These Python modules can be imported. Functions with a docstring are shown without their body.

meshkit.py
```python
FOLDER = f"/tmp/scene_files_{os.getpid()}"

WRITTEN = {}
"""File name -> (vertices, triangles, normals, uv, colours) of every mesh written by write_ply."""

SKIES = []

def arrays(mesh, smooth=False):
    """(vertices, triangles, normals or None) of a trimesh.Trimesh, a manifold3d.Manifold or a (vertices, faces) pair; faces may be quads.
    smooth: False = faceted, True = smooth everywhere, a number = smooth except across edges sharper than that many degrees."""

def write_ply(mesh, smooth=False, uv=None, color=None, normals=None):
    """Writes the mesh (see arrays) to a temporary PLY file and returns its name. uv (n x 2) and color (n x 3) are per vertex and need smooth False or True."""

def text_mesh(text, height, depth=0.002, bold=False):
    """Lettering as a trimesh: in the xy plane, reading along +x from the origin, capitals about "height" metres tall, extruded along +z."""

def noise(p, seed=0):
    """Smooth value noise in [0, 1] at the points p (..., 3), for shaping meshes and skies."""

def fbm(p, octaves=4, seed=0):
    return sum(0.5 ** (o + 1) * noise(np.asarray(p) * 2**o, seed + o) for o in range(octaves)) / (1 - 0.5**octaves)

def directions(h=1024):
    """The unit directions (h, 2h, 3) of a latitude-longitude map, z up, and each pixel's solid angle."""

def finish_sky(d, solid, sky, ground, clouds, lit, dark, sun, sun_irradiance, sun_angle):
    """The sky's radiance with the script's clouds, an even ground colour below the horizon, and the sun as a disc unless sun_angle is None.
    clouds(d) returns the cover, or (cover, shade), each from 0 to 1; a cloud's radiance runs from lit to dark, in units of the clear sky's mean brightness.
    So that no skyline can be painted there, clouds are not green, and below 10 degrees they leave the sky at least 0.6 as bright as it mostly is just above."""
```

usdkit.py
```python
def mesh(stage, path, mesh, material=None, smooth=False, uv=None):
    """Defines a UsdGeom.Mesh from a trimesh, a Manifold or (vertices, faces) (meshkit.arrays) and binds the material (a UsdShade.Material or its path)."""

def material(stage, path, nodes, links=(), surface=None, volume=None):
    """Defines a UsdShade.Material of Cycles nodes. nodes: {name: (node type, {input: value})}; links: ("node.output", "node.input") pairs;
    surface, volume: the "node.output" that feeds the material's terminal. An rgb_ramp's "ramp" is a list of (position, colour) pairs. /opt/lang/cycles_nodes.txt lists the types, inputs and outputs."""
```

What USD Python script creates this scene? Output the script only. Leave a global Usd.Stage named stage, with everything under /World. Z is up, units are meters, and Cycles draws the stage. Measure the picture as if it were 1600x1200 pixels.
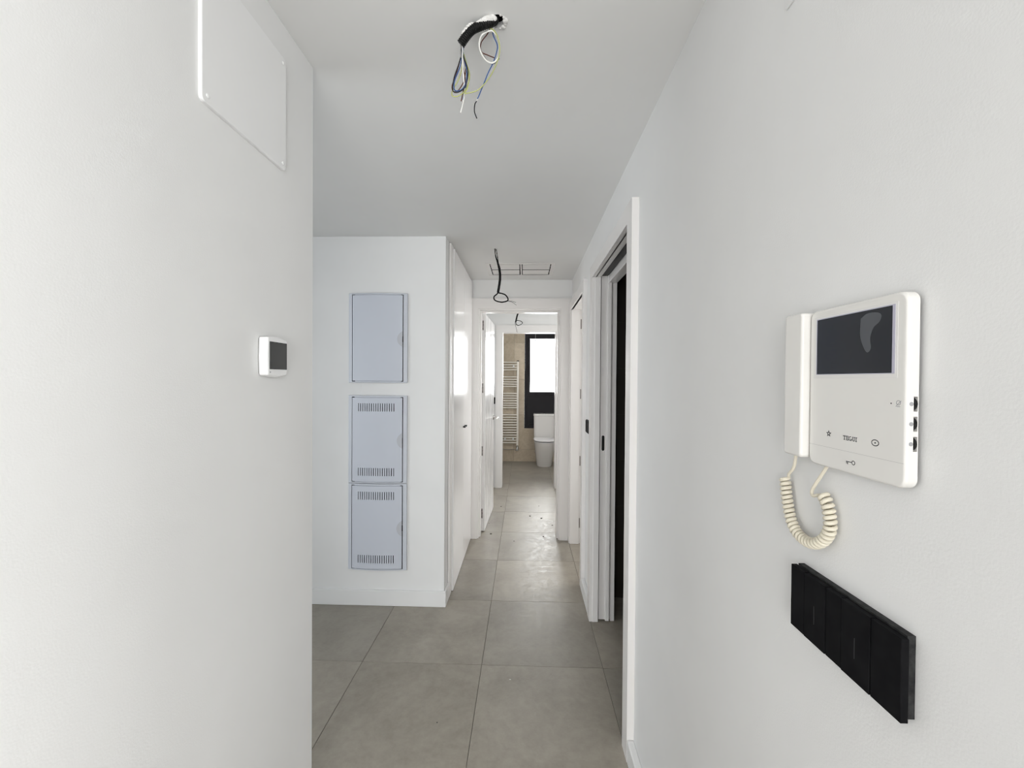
import math, random, numpy as np, trimesh, usdkit, meshkit
import manifold3d as m3
import shapely.geometry as sg
from shapely.ops import unary_union
from shapely import affinity
from pxr import Usd, UsdGeom, UsdLux, UsdShade, Gf, Sdf

random.seed(7)
rng = np.random.default_rng(7)
stage = Usd.Stage.CreateInMemory()
UsdGeom.SetStageUpAxis(stage, 'Z')
UsdGeom.SetStageMetersPerUnit(stage, 1.0)
UsdGeom.Xform.Define(stage, '/World')
UsdGeom.Scope.Define(stage, '/World/Looks')

# ------------------------------------------------------------------ camera
EYE = 1.42
YAW, PITCH, ROLL, FPX = -0.0302, -0.0104, 0.0070, 648.35
fw = np.array([math.sin(YAW) * math.cos(PITCH), math.cos(YAW) * math.cos(PITCH), math.sin(PITCH)])
rt = np.array([math.cos(YAW), -math.sin(YAW), 0.0]); up = np.cross(rt, fw)
rt, up = rt * math.cos(ROLL) + up * math.sin(ROLL), -rt * math.sin(ROLL) + up * math.cos(ROLL)
cam = UsdGeom.Camera.Define(stage, '/World/camera')
cam.CreateHorizontalApertureAttr(36.0)
cam.CreateVerticalApertureAttr(27.0)
cam.CreateFocalLengthAttr(FPX / 1600 * 36.0)
cam.CreateClippingRangeAttr((0.02, 1000.0))
cam.AddTransformOp().Set(Gf.Matrix4d(*rt, 0, *up, 0, *(-fw), 0, 0, 0, EYE, 1))
cam.CreateExposureAttr(0.0)

# ------------------------------------------------------------------ daylight
CEIL = 2.306
dome = UsdLux.DomeLight.Define(stage, '/World/sky_dome')
dome.CreateIntensityAttr(1.0)
dome.CreateColorAttr(Gf.Vec3f(0.97, 0.985, 1.0))


def window_light(name, pos, facing, w, h, power, color):
    """Daylight entering through a window opening: a rectangle in the opening that shines along FACING."""
    l = UsdLux.RectLight.Define(stage, '/World/' + name)
    l.CreateWidthAttr(w); l.CreateHeightAttr(h)
    l.CreateIntensityAttr(power); l.CreateColorAttr(Gf.Vec3f(*color))
    z = -np.array(facing, float); z /= np.linalg.norm(z)
    x = np.cross([0, 0, 1.0], z); x /= np.linalg.norm(x); y = np.cross(z, x)
    l.AddTransformOp().Set(Gf.Matrix4d(*x, 0, *y, 0, *z, 0, *pos, 1))


window_light('daylight_right', (3.13, -1.35, 1.25), (-1, 0, 0), 1.7, 1.9, 8.6, (1.0, 0.995, 0.98))
window_light('daylight_back', (0.25, -2.33, 1.25), (0, 1, 0), 2.7, 1.9, 4.3, (1.0, 0.995, 0.98))
window_light('daylight_side', (-3.13, 0.75, 1.2), (1, 0, 0), 1.5, 1.5, 2.7, (0.88, 0.94, 1.0))
window_light('daylight_bedroom', (2.12, 3.27, 1.45), (-1, 0, 0), 0.7, 1.2, 7.0, (1.0, 0.98, 0.95))
window_light('daylight_passage', (1.62, 4.6, 1.45), (-1, 0, 0), 1.2, 1.2, 3.2, (1.0, 0.99, 0.97))
window_light('daylight_bathroom', (0.35, 7.30, 1.67), (0, -1, 0), 0.58, 0.98, 28.0, (1.0, 0.995, 0.99))

# ------------------------------------------------------------------ materials
LOOK = '/World/Looks/'


def plain(name, color, rough=0.5, metal=0.0, spec=0.5, coat=0.0):
    return usdkit.material(stage, LOOK + name, {'p': ('principled_bsdf', dict(base_color=color, roughness=rough, metallic=metal, specular_ior_level=spec, coat_weight=coat))}, surface='p.BSDF')


def bumpy(name, c1, c2, scale, rough, bump_scale, bump, spec=0.5, dist=0.002, detail=4.0):
    return usdkit.material(stage, LOOK + name, {
        'g': ('geometry', {}),
        'n': ('noise_texture', dict(scale=scale, detail=detail, roughness=0.55)),
        'r': ('rgb_ramp', dict(ramp=[(0.3, c1), (0.7, c2)])),
        'b': ('noise_texture', dict(scale=bump_scale, detail=2.0)),
        'bp': ('bump', dict(strength=bump, distance=dist)),
        'p': ('principled_bsdf', dict(roughness=rough, specular_ior_level=spec))},
        [('g.position', 'n.vector'), ('g.position', 'b.vector'), ('n.fac', 'r.fac'), ('r.color', 'p.base_color'),
         ('b.fac', 'bp.height'), ('bp.normal', 'p.normal')], surface='p.BSDF')


PAINT = bumpy('wall_paint', (0.80, 0.80, 0.795), (0.83, 0.83, 0.825), 3.0, 0.62, 330.0, 0.22, 0.3, 0.0008)
CEILP = bumpy('ceiling_paint', (0.80, 0.80, 0.79), (0.82, 0.82, 0.81), 3.0, 0.85, 300.0, 0.12, 0.2, 0.0006)
LACQ = plain('white_lacquer', (0.82, 0.80, 0.785), 0.28)
GLOSS = plain('glossy_white_lacquer', (0.83, 0.82, 0.815), 0.17)
LEAFM = usdkit.material(stage, LOOK + 'smudged_door_lacquer', {      # dusty hand marks and wipes: streaks that vary the gloss
    'g': ('geometry', {}), 'm': ('mapping', dict(scale=(14.0, 14.0, 2.2))), 'n': ('noise_texture', dict(scale=1.6, detail=5.0, roughness=0.6, distortion=0.8)),
    'rr': ('map_range', dict(from_min=0.38, from_max=0.62, to_min=0.13, to_max=0.27)), 'r': ('rgb_ramp', dict(ramp=[(0.50, (0.83, 0.82, 0.815)), (0.72, (0.72, 0.70, 0.69))])),
    'p': ('principled_bsdf', {})}, [('g.position', 'm.vector'), ('m.vector', 'n.vector'), ('n.fac', 'rr.value'), ('n.fac', 'r.fac'), ('r.color', 'p.base_color'), ('rr.result', 'p.roughness')], surface='p.BSDF')
SKIRT = plain('skirting_white', (0.82, 0.82, 0.815), 0.35)
PANELG = plain('panel_grey_plastic', (0.60, 0.63, 0.70), 0.38)
PANELF = plain('panel_frame_grey', (0.615, 0.64, 0.70), 0.40)
GRIPM = plain('grip_grey_plastic', (0.52, 0.535, 0.58), 0.45)
DARKGAP = plain('dark_gap', (0.012, 0.012, 0.013), 0.9)
PLASTIC = plain('white_plastic', (0.80, 0.785, 0.755), 0.33)
PLASTIC2 = plain('bright_white_plastic', (0.86, 0.86, 0.86), 0.35)
SCREEN = plain('black_screen', (0.012, 0.013, 0.018), 0.10)
FILM = plain('protective_film', (0.50, 0.49, 0.58), 0.15)
FILMC = plain('film_over_plastic', (0.80, 0.785, 0.765), 0.12)
SMEAR = plain('finger_smear', (0.085, 0.09, 0.10), 0.5)
THSCR = plain('thermostat_screen', (0.035, 0.036, 0.036), 0.22)
INK = plain('grey_print', (0.06, 0.06, 0.065), 0.6)
SEAM = plain('seam_grey', (0.60, 0.59, 0.565), 0.5)
SLOT = plain('indicator_grey', (0.06, 0.06, 0.062), 0.6)
INKL = plain('pale_grey_print', (0.36, 0.36, 0.37), 0.6)
SWITCH = bumpy('black_switch_plastic', (0.004, 0.004, 0.005), (0.009, 0.009, 0.010), 40.0, 0.65, 500.0, 0.05, 0.08)
SWDUST = bumpy('dusty_black_plastic', (0.006, 0.006, 0.007), (0.045, 0.045, 0.045), 120.0, 0.6, 500.0, 0.05, 0.2)
CREAM = plain('cream_cord', (0.74, 0.69, 0.57), 0.42)
STEEL = plain('brushed_steel', (0.55, 0.53, 0.51), 0.3, 1.0)
STEELD = plain('dark_hinge_steel', (0.30, 0.28, 0.27), 0.38, 1.0)
BLACKM = plain('black_metal', (0.006, 0.006, 0.006), 0.45, 0.0, 0.3)
CHROME = plain('chrome', (0.78, 0.78, 0.78), 0.12, 1.0)
ANTHRA = plain('anthracite_window_frame', (0.006, 0.004, 0.0065), 0.42, 0.0, 0.25)
PORCEL = plain('white_porcelain', (0.80, 0.77, 0.74), 0.08)
SEATM = plain('white_seat', (0.82, 0.80, 0.80), 0.2)
RADM = plain('cream_enamel', (0.82, 0.77, 0.69), 0.25)
RUBBER = plain('black_conduit', (0.005, 0.005, 0.005), 0.5, 0.0, 0.25)
PLASTER = bumpy('plaster_splash', (0.70, 0.69, 0.67), (0.82, 0.81, 0.79), 60.0, 0.9, 260.0, 0.6)
DEBRIS = plain('dark_crumb', (0.05, 0.045, 0.04), 0.8)
CHALK = plain('plaster_crumb', (0.72, 0.70, 0.66), 0.9)
GROUT = plain('grout', (0.19, 0.17, 0.15), 0.9)
WIRE = dict(white=plain('wire_white', (0.80, 0.79, 0.76), 0.4), black=plain('wire_black', (0.012, 0.012, 0.016), 0.4),
            blue=plain('wire_blue', (0.035, 0.09, 0.26), 0.4), brown=plain('wire_brown', (0.10, 0.035, 0.025), 0.4),
            green=plain('wire_yellow_green', (0.42, 0.44, 0.17), 0.4), grey=plain('wire_grey', (0.24, 0.24, 0.23), 0.4),
            copper=plain('wire_bare', (0.75, 0.72, 0.68), 0.3, 0.6), teal=plain('wire_teal', (0.30, 0.50, 0.42), 0.4))


def tile_mat(name, tone, warm=0.0, rough=0.42, shift=0.0, fine=1.0):
    """Cement-look porcelain: slow clouds, finer mottling and a few scuffs; gloss varies with the mottling."""
    a = np.array([0.258, 0.232, 0.194]) * tone + np.array([warm, 0.0, -warm])
    b = np.array([0.362, 0.331, 0.281]) * tone + np.array([warm, 0.0, -warm])
    return usdkit.material(stage, LOOK + name, {
        'g': ('geometry', {}),
        'm': ('mapping', dict(location=(shift, shift * 1.7, shift * 0.6))),
        'n1': ('noise_texture', dict(scale=3.2, detail=6.0, roughness=0.62, distortion=0.6)),
        'n2': ('noise_texture', dict(scale=26.0, detail=5.0, roughness=0.7)),
        'mx': ('mix_float', dict(fac=0.38)),
        'r': ('rgb_ramp', dict(ramp=[(0.37, a), (0.63, b)])),
        'rr': ('map_range', dict(from_min=0.3, from_max=0.7, to_min=rough - 0.06, to_max=rough + 0.10)),
        'bp': ('bump', dict(strength=0.12 * fine, distance=0.001)),
        'p': ('principled_bsdf', dict(specular_ior_level=0.5))},
        [('g.position', 'm.vector'), ('m.vector', 'n1.vector'), ('m.vector', 'n2.vector'), ('n1.fac', 'mx.a'), ('n2.fac', 'mx.b'),
         ('mx.result', 'r.fac'), ('r.color', 'p.base_color'), ('n2.fac', 'rr.value'), ('rr.result', 'p.roughness'),
         ('n2.fac', 'bp.height'), ('bp.normal', 'p.normal')], surface='p.BSDF')


TILES = [tile_mat('floor_tile_%d' % i, t, w, 0.42, i * 3.7) for i, (t, w) in enumerate([(1.0, 0.0), (1.05, 0.002), (0.96, -0.001), (1.02, 0.003)])]
WTILES = [tile_mat('wall_tile_%d' % i, t, 0.045, 0.42, 11 + i * 2.9) for i, t in enumerate([1.55, 1.66, 1.45])]
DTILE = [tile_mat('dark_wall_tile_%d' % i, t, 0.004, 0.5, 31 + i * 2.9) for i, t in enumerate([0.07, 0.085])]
PANE = usdkit.material(stage, LOOK + 'window_glass', {
    'f': ('fresnel', dict(IOR=1.5)), 't': ('transparent_bsdf', dict(color=(0.97, 0.98, 0.98))), 'g': ('glossy_bsdf', dict(color=(1, 1, 1), roughness=0.02)),
    'm': ('mix_closure', {})}, [('f.fac', 'm.fac'), ('t.BSDF', 'm.closure1'), ('g.BSDF', 'm.closure2')], surface='m.closure')

# ------------------------------------------------------------------ helpers
used = {}


def fresh(parent, name):
    n = used.get((parent, name), 0); used[(parent, name)] = n + 1
    return parent + '/' + (name if n == 0 else '%s_%03d' % (name, n))


def keys(prim, label=None, cat=None, group=None, kind=None):
    for k, v in (('label', label), ('category', cat), ('group', group), ('kind', kind)):
        if v:
            prim.SetCustomDataByKey(k, v)
    return prim


class Thing:
    """A thing's Xform at its base; parts are given in world coordinates and stored relative to the base."""
    def __init__(s, name, base, label=None, cat=None, group=None, kind=None):
        s.path = fresh('/World', name); s.base = np.array(base, float)
        x = UsdGeom.Xform.Define(stage, s.path); x.AddTranslateOp().Set(Gf.Vec3d(*map(float, base)))
        s.prim = keys(x.GetPrim(), label, cat, group, kind)

    def part(s, name, mesh, mat, parent=None, smooth=30, label=None, kind=None):
        v, f, _ = meshkit.arrays(mesh)
        p = fresh(parent or s.path, name)
        usdkit.mesh(stage, p, (v - s.base, f), mat, smooth)
        keys(stage.GetPrimAtPath(p), label, None, None, kind)
        return p


def top(name, mesh, mat, label=None, cat=None, group=None, kind=None, smooth=30):
    """A thing that is one mesh, its origin at its own base."""
    v, f, _ = meshkit.arrays(mesh)
    base = np.array([*(v.min(0) + v.max(0))[:2] / 2, v[:, 2].min()])
    p = fresh('/World', name)
    m = usdkit.mesh(stage, p, (v - base, f), mat, smooth)
    m.AddTranslateOp().Set(Gf.Vec3d(*map(float, base)))
    keys(m.GetPrim(), label, cat, group, kind)
    return p


def box(x0, x1, y0, y1, z0, z1, c=0.0):
    """A box, its edges chamfered by c."""
    if c <= 0:
        b = trimesh.creation.box([x1 - x0, y1 - y0, z1 - z0]); b.apply_translation([(x0 + x1) / 2, (y0 + y1) / 2, (z0 + z1) / 2]); return b
    pts = []
    for d in range(3):
        lo, hi = [x0, y0, z0], [x1, y1, z1]
        for k in range(3):
            if k != d:
                lo[k] += c; hi[k] -= c
        pts += [(x, y, z) for x in (lo[0], hi[0]) for y in (lo[1], hi[1]) for z in (lo[2], hi[2])]
    return trimesh.convex.convex_hull(np.array(pts))


def cat(*m):
    return trimesh.util.concatenate([trimesh.Trimesh(*meshkit.arrays(x)[:2], process=False) for x in m])


def man(t):
    t = t if isinstance(t, trimesh.Trimesh) else trimesh.Trimesh(*meshkit.arrays(t)[:2])
    t = t.copy(); t.merge_vertices()
    return m3.Manifold(m3.Mesh(np.asarray(t.vertices, np.float32), np.asarray(t.faces, np.uint32)))


def cut(a, *bs):
    r = man(a)
    for b in bs:
        r = r - man(b)
    return r


def rrect(x0, x1, y0, y1, r, q=8):
    return sg.box(x0 + r, y0 + r, x1 - r, y1 - r).buffer(r, quad_segs=q)


def slab(poly, t, c=0.0, frame='x-', at=0.0):
    """A polygon given in wall coordinates (a, z), t thick, front edge rounded by c, set on a wall.
    x-: wall plane x = at, facing -x, a = y. x+: the same facing +x. y-: plane y = at facing -y, a = x."""
    steps = [(0.0, 0.0)] if c <= 0 else [(c * (1 - math.cos(k * math.pi / 8)), c * (1 - math.sin(k * math.pi / 8))) for k in (0, 1, 2, 3, 4)]
    parts = []
    if c <= 0:
        m = trimesh.creation.extrude_polygon(poly, t)
        v, f = np.array(m.vertices), np.array(m.faces)
    else:
        hull = []
        for inset, drop in steps:
            p = poly.buffer(-inset) if inset else poly
            xy = np.array(p.exterior.coords)[:-1]
            hull += [np.c_[xy, np.full(len(xy), t - drop)]]
        xy = np.array(poly.exterior.coords)[:-1]; hull.append(np.c_[xy, np.zeros(len(xy))])
        m = trimesh.convex.convex_hull(np.vstack(hull)); v, f = np.array(m.vertices), np.array(m.faces)
    if frame == 'x-':
        w = np.c_[at - v[:, 2], v[:, 0], v[:, 1]]
    elif frame == 'x+':
        w = np.c_[at + v[:, 2], v[:, 0], v[:, 1]]
    else:
        w = np.c_[v[:, 0], at - v[:, 2], v[:, 1]]
    m = trimesh.Trimesh(w, f, process=False)
    if m.volume < 0:
        m.invert()
    return m


def spline(pts, n=12):
    """Catmull-Rom through pts."""
    p = np.array(pts, float)
    if len(p) < 3:
        return np.linspace(p[0], p[-1], n)
    p = np.vstack([2 * p[0] - p[1], p, 2 * p[-1] - p[-2]]); out = []
    for i in range(1, len(p) - 2):
        for t in np.linspace(0, 1, n, endpoint=False):
            a, b, c_, d = p[i - 1:i + 3]
            out.append(0.5 * (2 * b + (c_ - a) * t + (2 * a - 5 * b + 4 * c_ - d) * t * t + (3 * b - a - 3 * c_ + d) * t ** 3))
    return np.vstack([out, p[-2]])


def tube(path, r, n=10, closed_ends=True):
    path = np.asarray(path, float); r = np.broadcast_to(r, (len(path),))
    t = np.gradient(path, axis=0); t /= np.maximum(np.linalg.norm(t, axis=1, keepdims=True), 1e-12)
    a = np.cross(t[0], [0.3, 0.2, 1.0]); a /= np.linalg.norm(a); rings = []
    for k in range(len(path)):
        a = a - t[k] * (a @ t[k]); a /= np.linalg.norm(a); b = np.cross(t[k], a)
        th = np.linspace(0, 2 * np.pi, n, endpoint=False)[:, None]
        rings.append(path[k] + r[k] * (np.cos(th) * a + np.sin(th) * b))
    v = np.vstack(rings); f = []
    for k in range(len(path) - 1):
        for j in range(n):
            i0, i1 = k * n + j, k * n + (j + 1) % n
            f += [[i0, i1, i1 + n], [i0, i1 + n, i0 + n]]
    v = np.vstack([v, path[0], path[-1]]); m = len(v); last = (len(path) - 1) * n
    for j in range(n):
        f += [[m - 2, (j + 1) % n, j], [m - 1, last + j, last + (j + 1) % n]]
    return trimesh.Trimesh(v, np.array(f), process=False)


def cyl(p, q, r, n=20, c=0.0):
    p, q = np.array(p, float), np.array(q, float)
    if c <= 0:
        return tube([p, q], r, n)
    d = (q - p) / np.linalg.norm(q - p)
    return tube([p, p + d * 1e-5, p + d * c, q - d * c, q - d * 1e-5, q], [r - c, r - c, r, r, r - c, r - c], n)


def lathe(profile, centre, n=32):
    m = trimesh.creation.revolve(np.array(profile), sections=n); m.apply_translation(centre); return m


def lump(centre, r, seed, squash=(1, 1, 1), rough=0.35):
    m = trimesh.creation.icosphere(2, 1.0); v = np.array(m.vertices)
    v = v * (1 + rough * meshkit.noise(v * 1.6 + seed * 7.3)[:, None]) * r * np.array(squash) + np.array(centre)
    return trimesh.Trimesh(v, m.faces, process=False)


# ------------------------------------------------------------------ setting: floor, ceiling, walls
XW, XL, YP, YD, YB, YE = 0.415, -0.6094, 2.565, 3.69, 5.43, 7.20      # right wall, left wall, panel wall, door wall, bathroom wall, end wall
floor = Thing('floor', (0, 0, 0), kind='structure')
floor.part('screed', box(-3.3, 3.3, -2.5, 7.32, -0.12, -0.0035), GROUT)
T, GX, GY, J = 0.60, -0.203, 2.046, 0.0010
k = 0
for i in range(-5, 4):
    for j in range(-3, 9):
        x0, x1, y0, y1 = GX + i * T + J, GX + (i + 1) * T - J, GY + j * T + J, GY + (j + 1) * T - J
        x0, x1, y0, y1 = max(x0, -3.19), min(x1, 2.19), max(y0, -1.69), min(y1, 7.19)
        if x1 - x0 < 0.05 or y1 - y0 < 0.05:
            continue
        floor.part('tile', box(x0, x1, y0, y1, -0.0034, rng.uniform(-0.0004, 0.0), 0.0009), TILES[(i * 7 + j * 3 + (i * j) % 3) % 4])

hole = lambda x, y, r: cyl((x, y, CEIL - 0.1), (x, y, CEIL + 0.05), r, 14)
ceiling = Thing('ceiling', (0, 0, CEIL), kind='structure')
GRX0, GRX1, GRY0, GRY1 = -0.300, 0.222, 3.165, 3.535
ceiling.part('plasterboard', cut(box(-3.3, 3.3, -2.5, 7.32, CEIL, CEIL + 0.015), hole(-0.074, 1.034, 0.020), hole(-0.207, 2.82, 0.010), hole(-0.06, 4.6, 0.01),
                                 box(GRX0 + .02, GRX1 - .02, GRY0 + .02, GRY1 - .02, CEIL - .1, CEIL + .1)), CEILP)
ceiling.part('upper_slab', box(-3.3, 3.3, -2.5, 7.32, CEIL + 0.18, CEIL + 0.3), DARKGAP)


def wall(name, mesh, mat=PAINT):
    w = top(name, mesh, mat, kind='structure'); return w


wall('wall_left', box(-0.72, XL, -0.2, 1.1764, 0, CEIL, 0.0015))
wall('wall_front', box(-3.2, -0.493, YP, 2.675, 0, CEIL, 0.0015))
D3 = (1.614, 2.44, 2.02)      # opening of the sliding door in the right wall: y0, y1, height
D4 = (2.875, 3.61, 2.03)
wall('wall_right', cut(box(XW, 0.53, -0.1, YD, 0, CEIL), box(0, 1, D3[0] - .03, D3[1] + .03, -1, D3[2] + .03), box(0, 1, D4[0] - .03, D4[1] + .03, -1, D4[2] + .03)))
wall('wall_far', cut(box(-0.6, 2.2, YD, 3.80, 0, CEIL), box(-0.43, 0.335, 3, 4, -1, 2.06)))
wall('wall_bathroom', cut(box(-1.0, 1.7, YB, 5.54, 0, CEIL), box(-0.31, 0.43, 5, 6, -1, 2.06)))
wall('wall_bathroom_left', box(-1.1, -1.0, 5.54, YE + 0.12, 0, CEIL))
wall('wall_bathroom_right', box(1.0, 1.1, 5.54, YE + 0.12, 0, CEIL))
wall('wall_passage_left', box(-0.60, -0.50, 3.80, YB, 0, CEIL))
wall('wall_passage_right', cut(box(1.7, 1.8, 3.80, 5.54, 0, CEIL), box(1, 2, 4.0, 5.2, 0.85, 2.05)))
wall('wall_bedroom_right', cut(box(2.2, 2.3, 2.73, 3.80, 0, CEIL), box(2, 3, 2.92, 3.62, 0.85, 2.05)))
wall('wall_bedroom_near', box(0.53, 2.2, 2.73, 2.83, 0, CEIL))
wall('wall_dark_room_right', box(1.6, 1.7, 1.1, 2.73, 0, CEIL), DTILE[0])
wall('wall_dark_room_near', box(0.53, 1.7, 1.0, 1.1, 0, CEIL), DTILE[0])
wall('wall_outer', cut(box(-3.3, -3.2, -2.4, 2.675, 0, CEIL), box(-4, -3, 0.0, 1.5, 0.45, 1.95)))
wall('wall_side_room', box(-3.2, -0.72, -0.2, -0.1, 0, CEIL))
wall('wall_living_right', cut(box(3.2, 3.3, -2.4, 0, 0, CEIL), box(3, 4, -2.2, -0.5, 0.3, 2.2)))
wall('wall_living_front', box(0.53, 3.2, -0.1, 0.0, 0, CEIL))
wall('wall_back', cut(box(-3.3, 3.3, -2.5, -2.4, 0, CEIL), box(-1.1, 1.6, -5, -1, 0.3, 2.2)))
wall('wall_closet_back', box(-1.1, -1.05, 2.675, YD + .11, 0, CEIL))
wall('wall_closet_side', box(-1.05, -0.6, YD, YD + .11, 0, CEIL))
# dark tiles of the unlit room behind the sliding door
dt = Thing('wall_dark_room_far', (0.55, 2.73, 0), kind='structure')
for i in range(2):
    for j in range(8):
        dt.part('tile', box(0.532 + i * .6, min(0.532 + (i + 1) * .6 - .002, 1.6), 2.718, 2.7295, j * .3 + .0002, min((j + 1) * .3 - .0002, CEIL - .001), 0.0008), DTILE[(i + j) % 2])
# beige tiles of the bathroom's end wall, round the window
wt = Thing('wall_end', (0, YE, 0), kind='structure')
wt.part('masonry', cut(box(-1.0, 1.0, YE, YE + 0.12, 0, CEIL), box(0.0, 0.70, 7, 8, 0.58, 2.22)), GROUT)
wz = [0, 0.204, 0.819, 1.434, 2.0545, CEIL]
hole_w = sg.box(-0.002, 0.578, 0.702, 2.222)
n = 0
for i, (a, b) in enumerate([(-0.999, -0.785), (-0.785, -0.182), (-0.182, 0.421), (0.421, 0.999)]):
    for j in range(len(wz) - 1):
        p = sg.box(a + .001, wz[j] + .001, b - .001, wz[j + 1] - .001).difference(hole_w)
        for q in getattr(p, 'geoms', [p]):
            if q.area > 1e-4:
                wt.part('tile', slab(q, 0.008, 0, 'y-', YE - 0.0004), WTILES[(i * 2 + j) % 3]); n += 1


# ------------------------------------------------------------------ baseboards
def base(name, *bs):
    top(name, cat(*bs), SKIRT, kind='structure', smooth=False)


base('baseboard_front', box(-3.2, -0.4805, YP - 0.0115, YP - .0002, 0, 0.098, 0.002), box(-0.4928, -0.4805, YP - 0.0001, 2.6765, 0, 0.098, 0.002))
base('baseboard_right', box(0.390, XW - .0002, -0.1, 1.5395, 0, 0.085, 0.003))
base('baseboard_right', box(0.390, XW - .0002, 2.5125, 2.797, 0, 0.085, 0.003))
base('baseboard_left', box(XL + .0002, XL + 0.0125, -0.2, 1.176, 0, 0.09, 0.003))
base('baseboard_passage', box(-0.4998, -0.488, 3.85, 5.42, 0, 0.09, 0.002))


# ------------------------------------------------------------------ doors
def casing_y(y0, y1, zt, w, x, t):
    """Architrave on a wall facing -x: two legs and a head, mitred, round the opening y0..y1."""
    legs = []
    for (a, b, s) in ((y0, y0 - w, 0), (y1, y1 + w, 1)):
        legs.append(slab(sg.Polygon([(a, 0), (b, 0), (b, zt + w), (a, zt)]), t, 0, 'x-', x))
    return legs, slab(sg.Polygon([(y0, zt), (y1, zt), (y1 + w, zt + w), (y0 - w, zt + w)]), t, 0, 'x-', x)


def casing_x(x0, x1, zt, wl, wr, wt_, y, t):
    return [slab(sg.Polygon([(x0, 0), (x0 - wl, 0), (x0 - wl, zt + wt_), (x0, zt)]), t, 0, 'y-', y),
            slab(sg.Polygon([(x1, 0), (x1 + wr, 0), (x1 + wr, zt + wt_), (x1, zt)]), t, 0, 'y-', y)], \
        slab(sg.Polygon([(x0, zt), (x1, zt), (x1 + wr, zt + wt_), (x0 - wl, zt + wt_)]), t, 0, 'y-', y)


# door 1: the open passage door straight ahead
d = Thing('door_1', (-0.05, YD, 0), kind='structure')
X0, X1, ZT = -0.402, 0.306, 2.035
legs, head = casing_x(X0 - .012, X1 + .012, ZT + .012, 0.066, 0.096, 0.092, YD, 0.020)
for m in legs:
    d.part('casing', m, LACQ)
d.part('casing', head, LACQ)
for m in (box(-0.4295, X0, YD - .008, 3.84, 0, ZT + .025, .001), box(X1, 0.3345, YD - .008, 3.815, 0, ZT + .025, .001), box(X0, X1, YD - .008, 3.815, ZT, ZT + .025, .001)):
    d.part('jamb', m, LACQ)
for m in (box(X0, X0 + .012, YD + .03, YD + .105, 0, ZT, .001), box(X1 - .012, X1, YD + .03, YD + .105, 0, ZT, .001), box(X0 + .012, X1 - .012, YD + .03, YD + .105, ZT - .012, ZT, .001)):
    d.part('door_stop', m, LACQ)
ang = math.radians(2.3)
ca, sa = math.cos(ang), math.sin(ang)
HX, HY = -0.401, 3.845


def leafT(m):
    """Leaf coordinates (x: thickness from the hinge side, y: along the leaf) to the place of the open leaf."""
    m = m.copy(); v = np.array(m.vertices); x, y = v[:, 0].copy(), v[:, 1].copy()
    v[:, 0], v[:, 1] = HX + x * ca + y * sa, HY - x * sa + y * ca
    m.vertices = v; return m


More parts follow.
